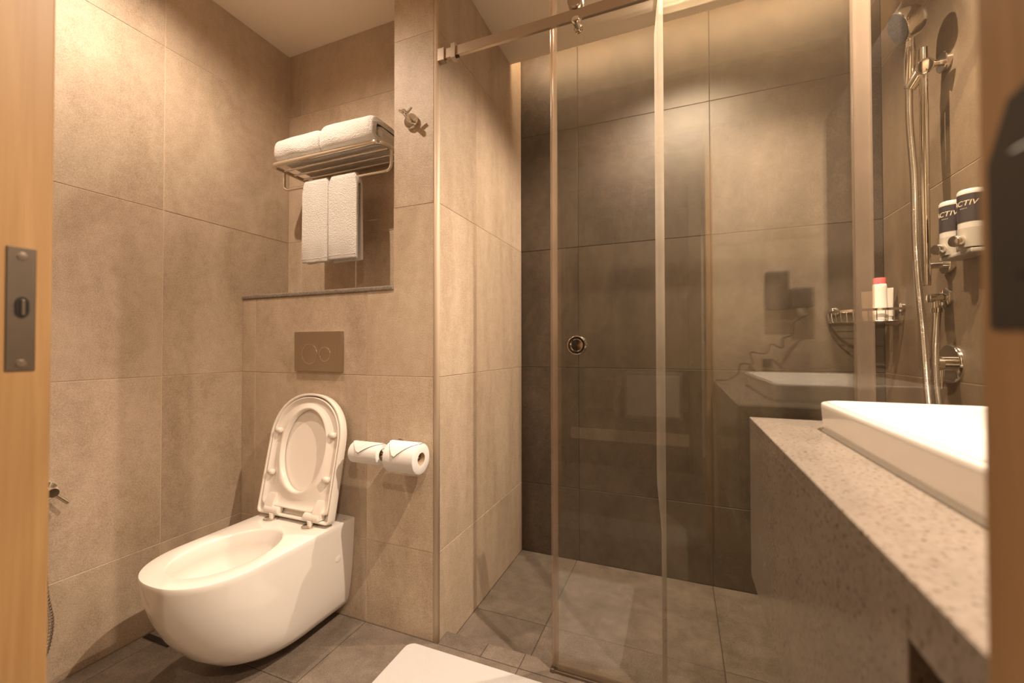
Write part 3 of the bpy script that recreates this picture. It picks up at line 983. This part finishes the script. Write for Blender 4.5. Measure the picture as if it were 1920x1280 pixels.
hs = thing('hand_shower', (0.66, 1.66, 1.85), 'chrome hand shower with a round spray face in its holder', 'hand shower')
hb0 = Vector((0.667, 1.655, 1.815)); hb1 = Vector((0.664, 1.636, 1.955))
bm = tube([hb0, hb0 + (hb1 - hb0) * 0.05, hb0 + (hb1 - hb0) * 0.72, hb0 + (hb1 - hb0) * 0.73, hb0 + (hb1 - hb0) * 0.80, hb0 + (hb1 - hb0) * 0.81, hb1], [0.010, 0.0125, 0.0145, 0.0135, 0.0135, 0.0125, 0.0105], 20)
part('handle', bm, CHROME, hs, True, 30)
fc = Vector((0.6315, 1.630, 1.990))         # centre of the spray face
fn = Vector((-0.914, 0.0, -0.407)).normalized()
part('head', lathe(fc, -fn, [(0.0, 0.0), (0.0, 0.044), (0.002, 0.0465), (0.006, 0.0475), (0.034, 0.046), (0.048, 0.042), (0.060, 0.030), (0.064, 0.0)], 40), CHROME, hs, True, 35)
part('spray_face', lathe(fc + fn * 0.0012, -fn, [(0.0, 0.0), (0.0, 0.0435), (0.001, 0.0445), (0.002, 0.0445)], 40), SPRAY, hs, True)
au = fn.cross(Vector((0, 0, 1))).normalized(); av = fn.cross(au)
bm = NB()
for rr_, nn, sz in ((0.039, 30, 0.0013), (0.033, 26, 0.0013), (0.026, 16, 0.0015), (0.018, 10, 0.0028), (0.010, 6, 0.0024)):
    for k in range(nn):
        a = 2 * PI * k / nn + rr_ * 40
        c = fc + fn * 0.0012 + (au * math.cos(a) + av * math.sin(a)) * rr_
        add_lathe(bm, c, fn, [(0, sz), (0.0012, sz * 0.7), (0.0012, 0.0)], 6)
noz = part('nozzles', bm, RUBBER, hs)
noz['kind'] = 'stuff'


def hose_obj(pts, parent, name, r=0.0088, pitch=0.0042):
    cp = catmull(pts, 60)
    # resample evenly
    L = [0.0]
    for i in range(1, len(cp)): L.append(L[-1] + (cp[i] - cp[i - 1]).length)
    n = int(L[-1] / (pitch / 4))
    out = []
    j = 0
    for i in range(n + 1):
        s = L[-1] * i / n
        while j < len(L) - 2 and L[j + 1] < s: j += 1
        f = (s - L[j]) / max(L[j + 1] - L[j], 1e-9)
        out.append(cp[j].lerp(cp[j + 1], f))
    rad = [r + 0.0013 * (1, 0.2, -1, 0.2)[i % 4] for i in range(len(out))]
    return part(name, tube(out, rad, 12), CHROME, parent, True, 180)


hose_obj([(0.667, 1.655, 1.815), (0.6675, 1.655, 1.70), (0.672, 1.645, 1.52), (0.669, 1.635, 1.36), (0.669, 1.625, 1.22), (0.672, 1.607, 1.06), (0.672, 1.595, 0.95), (0.675, 1.590, 0.85), (0.682, 1.588, 0.78), (0.692, 1.588, 0.745), (0.700, 1.590, 0.79),
          (0.694, 1.594, 0.90), (0.698, 1.606, 0.98), (0.712, 1.632, 1.05), (0.7225, 1.65, 1.105)], hs, 'hose')
part('hose_nut', lathe((0.7225, 1.65, 1.095), (0, 0, 1), [(0, 0.009), (0.016, 0.010), (0.017, 0.0125), (0.030, 0.0125), (0.031, 0.010)], 12), CHROME, hs, True, 30)

wo = thing('water_outlet', (XR, 1.65, 1.156), 'chrome elbow water outlet above the mixer', 'water outlet')
part('flange', lathe((XR + 0.001, 1.65, 1.156), (-1, 0, 0), [(0, 0.0285), (0.008, 0.0285), (0.010, 0.026), (0.010, 0.0)], 32), CHROME, wo, True)
part('elbow', tube([(XR - 0.008, 1.65, 1.156), (0.704, 1.65, 1.156), (0.702, 1.65, 1.156)], [0.0135, 0.0135, 0.011], 20), CHROME, wo, True)
part('spigot', lathe((0.7225, 1.65, 1.126), (0, 0, 1), [(0, 0.010), (0.025, 0.010)], 18), CHROME, wo, True)

mv = thing('shower_mixer', (XR, 1.634, 0.957), 'chrome single-lever shower mixer with a round wall plate', 'mixer')
part('wall_plate', lathe((XR + 0.001, 1.634, 0.957), (-1, 0, 0), [(0, 0.059), (0.006, 0.059), (0.010, 0.056), (0.010, 0.0)], 44), CHROME, mv, True)
part('body', tube([(XR - 0.008, 1.634, 0.957), (0.705, 1.634, 0.957), (0.703, 1.634, 0.957)], [0.0225, 0.0225, 0.020], 28), CHROME, mv, True)
part('lever', tube([(0.722, 1.626, 0.942), (0.718, 1.622, 0.905), (0.717, 1.621, 0.884)], [0.007, 0.0058, 0.0055], 14), CHROME, mv, True)

# ------------------------------------------------------------------ soap dispensers
def flat_text(body, size, mat, name, parent, radius, center, ang0, z, shear=0.25):
    """lettering wrapped on an upright cylinder"""
    cu = bpy.data.curves.new(name, 'FONT')
    cu.body = body
    cu.size = size
    cu.shear = shear
    cu.extrude = 0.0
    cu.align_x = 'CENTER'
    to = bpy.data.objects.new(name, cu)
    COL.objects.link(to)
    dg = bpy.context.evaluated_depsgraph_get()
    me = bpy.data.meshes.new_from_object(to.evaluated_get(dg))
    COL.objects.unlink(to)
    bpy.data.objects.remove(to)
    bm = NB()
    bm.from_mesh(me)
    bpy.data.meshes.remove(me)
    bmesh.ops.triangulate(bm, faces=bm.faces)
    bmesh.ops.subdivide_edges(bm, edges=[e for e in bm.edges if e.calc_length() > 0.003], cuts=1)
    r = bmesh.ops.extrude_face_region(bm, geom=bm.faces)
    for v in [g for g in r['geom'] if isinstance(g, bmesh.types.BMVert)]: v.co.z = 0.0005
    for v in bm.verts:
        a = ang0 + v.co.x / radius
        q = radius + 0.0001 + v.co.z
        zz = z + v.co.y
        v.co = Vector((center[0] + q * math.cos(a), center[1] + q * math.sin(a), zz))
    return part(name, bm, mat, parent)


def dispenser(yc, dz, label):
    xc = 0.712
    r = 0.026
    z0 = 1.264 + dz
    t = thing('soap_dispenser', (XR, yc, z0), label, 'soap dispenser', 'dispensers in the wall bracket')
    n = 36
    def rr(r_, z):
        # round front, flat against the wall
        pts = []
        for k in range(n):
            a = 2 * PI * k / n
            x = xc + r_ * math.cos(a)
            pts.append((min(x, XR - 0.0015), yc + r_ * math.sin(a), z))
        return pts
    bm = NB(); ring_loft(bm, [rr(r, z0), rr(r, z0 + 0.050)])
    part('base', bm, DISP, t, True, 40)
    bm = NB(); ring_loft(bm, [rr(r - 0.001, z0 + 0.050), rr(r - 0.001, z0 + 0.066)])
    part('window', bm, PLASTG, t, True, 40)
    bm = NB(); ring_loft(bm, [rr(r, z0 + 0.066), rr(r, z0 + 0.138)])
    part('label_wrap', bm, NAVY, t, True, 40)
    bm = NB(); ring_loft(bm, [rr(r, z0 + 0.138), rr(r, z0 + 0.146), rr(r - 0.003, z0 + 0.151), rr(r - 0.012, z0 + 0.152)])
    part('cap', bm, PLASTG, t, True, 40)
    ang = math.atan2(-1.0, -0.95)
    flat_text('ACTIV', 0.019, GOLD, 'lettering', t, r, (xc, yc), ang - 0.28, z0 + 0.108)
    flat_text('.....', 0.014, GOLD, 'small_print', t, r, (xc, yc), ang - 0.25, z0 + 0.100)
    d = Vector((-0.80, -0.25, -0.06)).normalized()
    c = Vector((xc, yc, z0 + 0.020)) + d * (r - 0.004)
    part('push_button', lathe(c, d, [(0, 0.008), (0.006, 0.013), (0.020, 0.015), (0.024, 0.0135), (0.025, 0.0)], 24), CHROME, t, True, 40)
    return t


dispenser(1.545, 0.0, 'dark-labelled soap dispenser beside the slide bar')
dispenser(1.462, 0.004, 'dark-labelled soap dispenser half hidden by the door frame')
db = thing('dispenser_bracket', (XR, 1.50, 1.255), 'pale plastic wall bracket holding the soap dispensers', 'bracket')
part('back_plate', box(XR - 0.020, XR, 1.490, 1.517, 1.2635, 1.402, 0.002), DISP, db)
part('shelf', box(XR - 0.052, XR, 1.432, 1.574, 1.252, 1.2635, 0.003, 2), DISP, db)

# ------------------------------------------------------------------ corner basket and bottles
cbk = thing('corner_basket', (0.68, 2.0, 1.10), 'chrome wire corner basket in the shower corner', 'shower basket')
zt_, zb_ = 1.146, 1.103
C0 = Vector((0.556, 2.058, 0)); C1 = Vector((0.738, 1.905, 0))
# bowed front from the back wall to the right wall
cen = Vector((0.742, 2.062, 0))
def bask(t, z, k=1.0):
    a = math.radians(180 + 90 * t)
    return Vector((cen.x + 0.186 * k * math.cos(a), cen.y + 0.157 * k * math.sin(a), z))
front = [bask(i / 24, zt_) for i in range(25)]
# flat polished top band
bm = NB()
rings = []
for p in front:
    d = (Vector((p.x - cen.x, p.y - cen.y, 0))).normalized()
    rings.append([p + Vector((0, 0, 0.004)), p + d * 0.004 + Vector((0, 0, 0.004)), p + d * 0.004 - Vector((0, 0, 0.005)), p - Vector((0, 0, 0.005))])
ring_loft(bm, rings)
part('top_band', bm, CHROME, cbk, True, 30)
low = [bask(i / 24, zb_, 0.96) for i in range(25)]
part('bottom_wire', tube([Vector((0.742, 2.062, zb_))] + low + [Vector((0.742, 2.062, zb_))], 0.0023, 8), CHROME, cbk, True)
part('back_wire', tube([front[0], Vector((0.742, 2.062, zt_)), front[-1]], 0.0025, 8), CHROME, cbk, True)
for i in range(1, 12):
    t = i / 12
    part('upright_wire', tube([bask(t, zt_ - 0.003, 1.0), bask(t, zb_ + 0.006, 0.985), bask(t, zb_, 0.955)], 0.0016, 6), CHROME, cbk, True)
for i in range(1, 9):
    t = i / 9
    a = bask(t, zb_, 0.96)
    part('floor_wire', tube([a, Vector((0.742, a.y + (2.062 - a.y) * 0.0, zb_))], 0.0016, 6), CHROME, cbk, True)
for p, ax in ((Vector((XR, 1.918, 1.150)), (-1, 0, 0)), (Vector((0.585, YB, 1.150)), (0, -1, 0))):
    part('wall_mount', lathe(p, ax, [(-0.001, 0.016), (0.008, 0.016), (0.010, 0.013), (0.010, 0.0)], 22), CHROME, cbk, True)


def ell(cx, cy, rx, ry, z, rot=0.0, n=28):
    return [(cx + rx * math.cos(a) * math.cos(rot) - ry * math.sin(a) * math.sin(rot), cy + rx * math.cos(a) * math.sin(rot) + ry * math.sin(a) * math.cos(rot), z) for a in [2 * PI * k / n for k in range(n)]]


bo = thing('shampoo_bottle', (0.668, 1.963, zb_), 'white shampoo bottle with a pink cap in the corner basket', 'bottle')
rot = -0.4
cx, cy = 0.690, 1.945
bm = NB()
ring_loft(bm, [ell(cx, cy, 0.024 * s, 0.0155 * s, zb_ + h, rot) for h, s in ((0.003, 0.92), (0.006, 1.0), (0.03, 1.0), (0.065, 0.92), (0.10, 0.88), (0.125, 0.90), (0.135, 0.86), (0.139, 0.74))])
part('body', bm, PLASTW, bo, True, 60)
bm = NB()
ring_loft(bm, [ell(cx, cy, 0.0190, 0.0135, zb_ + 0.139, rot), ell(cx, cy, 0.0190, 0.0135, zb_ + 0.156, rot), ell(cx, cy, 0.0185, 0.013, zb_ + 0.160, rot), ell(cx, cy, 0.014, 0.010, zb_ + 0.161, rot)])
part('cap', bm, PINK, bo, True, 60)
for (cx2, cy2, h, lbl) in ((0.672, 2.000, 0.118, 'plain white tube behind the pink-capped bottle, towards the back wall'), (0.718, 1.962, 0.124, 'plain white tube between the pink-capped bottle and the right wall')):
    tb = thing('lotion_tube', (cx2, cy2, zb_), lbl, 'bottle', 'white tubes in the corner basket')
    bm = NB()
    ring_loft(bm, [ell(cx2, cy2, 0.014, 0.012, zb_ + 0.003, rot), ell(cx2, cy2, 0.014, 0.012, zb_ + 0.018, rot)])
    part('cap', bm, PLASTW, tb, True, 60)
    bm = NB()
    ring_loft(bm, [ell(cx2, cy2, 0.0165, 0.0135, zb_ + 0.0185, rot), ell(cx2, cy2, 0.0170, 0.0115, zb_ + 0.05, rot), ell(cx2, cy2, 0.0178, 0.006, zb_ + 0.09, rot), ell(cx2, cy2, 0.0182, 0.0012, zb_ + h, rot)])
    part('body', bm, PLASTW, tb, True, 60)

# ------------------------------------------------------------------ strike plates on the door frame
sp = thing('strike_plate', (-0.673, 0.225, 0.983), 'bronze strike plate with an oval latch hole on the left door frame', 'strike plate')
part('plate', box(-0.6735, -0.6715, 0.2135, 0.2365, 0.984, 1.120, 0.0008), DARKST, sp)
hp = NB()
pts = [(-0.6713, 0.2255 + 0.0055 * math.cos(a), 1.054 + 0.0085 * math.sin(a) + (0.003 if math.sin(a) > 0 else -0.003)) for a in [2 * PI * k / 24 for k in range(24)]]
ring_loft(hp, [pts, [(-0.6705, p[1], p[2]) for p in pts]])
part('latch_hole', hp, BLACKP, sp)
part('latch_tongue', box(-0.6720, -0.6690, 0.2243, 0.2275, 1.0455, 1.0625, 0.0008), BRUSH, sp)
for z in (1.110, 0.992):
    part('screw', lathe((-0.6716, 0.2255, z), (1, 0, 0), [(0, 0.0045), (0.0008, 0.004), (0.0012, 0.0)], 18), BRUSH, sp, True)
lk = thing('door_lock', (0.124, 0.22, 1.01), 'black recessed door pull on the right door frame, close to the lens', 'door pull')
part('plate', prism([(0.150, 1.012), (0.2405, 1.016), (0.2405, 1.086), (0.228, 1.108), (0.150, 1.118)], 'x', 0.1225, 0.1255), BLACKP, lk)
part('grip', box(0.1185, 0.1226, 0.165, 0.222, 1.035, 1.085, 0.0015), BLACKP, lk)

# ------------------------------------------------------------------ hair dryer on the doorway wall (seen mirrored in the shower glass)
hd = thing('hair_dryer', (0.47, YD, 1.17), 'dark hair dryer in its wall holder, mirrored in the shower glass', 'hair dryer')
part('holder', box(0.380, 0.472, YD, YD + 0.05, 1.182, 1.362, 0.006, 2), DRYERM, hd)
part('barrel', box(0.4725, 0.566, YD + 0.004, YD + 0.062, 1.186, 1.280, 0.012, 3), DRYERM, hd)
part('nozzle', tube([(0.515, YD + 0.035, 1.19), (0.525, YD + 0.037, 1.168), (0.536, YD + 0.038, 1.152)], [0.016, 0.013, 0.006], 16), PLASTW, hd, True)
zig = [(0.536, 1.152), (0.488, 1.115), (0.486, 1.066), (0.445, 1.046), (0.443, 1.004), (0.400, 1.021), (0.375, 0.978), (0.317, 0.981), (0.321, 0.930), (0.272, 0.926), (0.262, 0.880), (0.21, 0.850), (0.165, 0.846)]
part('cord', tube(catmull([(x, YD + 0.035 + 0.012 * math.sin(i * 2.4), z) for i, (x, z) in enumerate(zig)], 8), 0.0032, 8), DRYERM, hd, True)
so = thing('wall_socket', (0.386, YD, 0.93), 'small dark wall socket above the basin, mirrored in the shower glass', 'socket')
part('plate', box(0.368, 0.408, YD, YD + 0.008, 0.912, 0.952, 0.002), DRYERM, so)
part('insert', box(0.377, 0.399, YD + 0.006, YD + 0.011, 0.921, 0.943, 0.0015), BLACKP, so)

mc = thing('mirror_cabinet', (0.69, 0.6, 1.10), 'dark wall cabinet above the basin, mirrored in the shower glass', 'cabinet')
part('body', box(0.640, XR, YD + 0.002, 1.00, 1.10, 2.05, 0.002), CABD, mc)
for y0, y1 in ((YD + 0.004, 0.624), (0.627, 0.998)):
    part('door', box(0.626, 0.6395, y0, y1, 1.102, 2.048, 0.002), CABD, mc)

# ------------------------------------------------------------------ open wardrobe in the corridor (seen mirrored)
wrd = thing('open_wardrobe', (-0.4, -1.35, 0), 'open wardrobe with dark frame mirrored in the shower glass', 'wardrobe')
part('side_panel', box(-0.93, -0.89, -1.64, -1.03, 0, 2.30, 0.002), WOODD, wrd)
part('side_panel', box(0.07, 0.16, -1.64, -1.03, 0, 2.30, 0.002), WOODD, wrd)
part('divider', box(-0.51, -0.46, -1.64, -1.05, 0.41, 2.22, 0.002), WOODD, wrd)
part('top_board', box(-0.93, 0.16, -1.64, -1.03, 2.30, 2.38, 0.002), WOODD, wrd)
part('base_board', box(-0.89, 0.07, -1.64, -1.03, 0.32, 0.40, 0.002), WOODD, wrd)
part('drawer_front', box(-0.885, 0.065, -1.05, -1.025, 0.22, 0.315, 0.002), WOODL, wrd)
part('plinth', box(-0.885, 0.065, -1.60, -1.07, 0, 0.21, 0.002), WOODD, wrd)
part('back_panel', box(-0.89, 0.07, -1.648, -1.642, 0.40, 2.30), WOODL, wrd)
rb = thing('hotel_safe', (-0.2, -1.35, 0.40), 'pale box on the wardrobe base mirrored in the glass', 'box')
part('box', box(-0.44, 0.02, -1.60, -1.12, 0.402, 0.80, 0.01, 2), PLASTG, rb)
part('door', box(-0.42, 0.0, -1.12, -1.11, 0.43, 0.77, 0.004), PLASTW, rb)
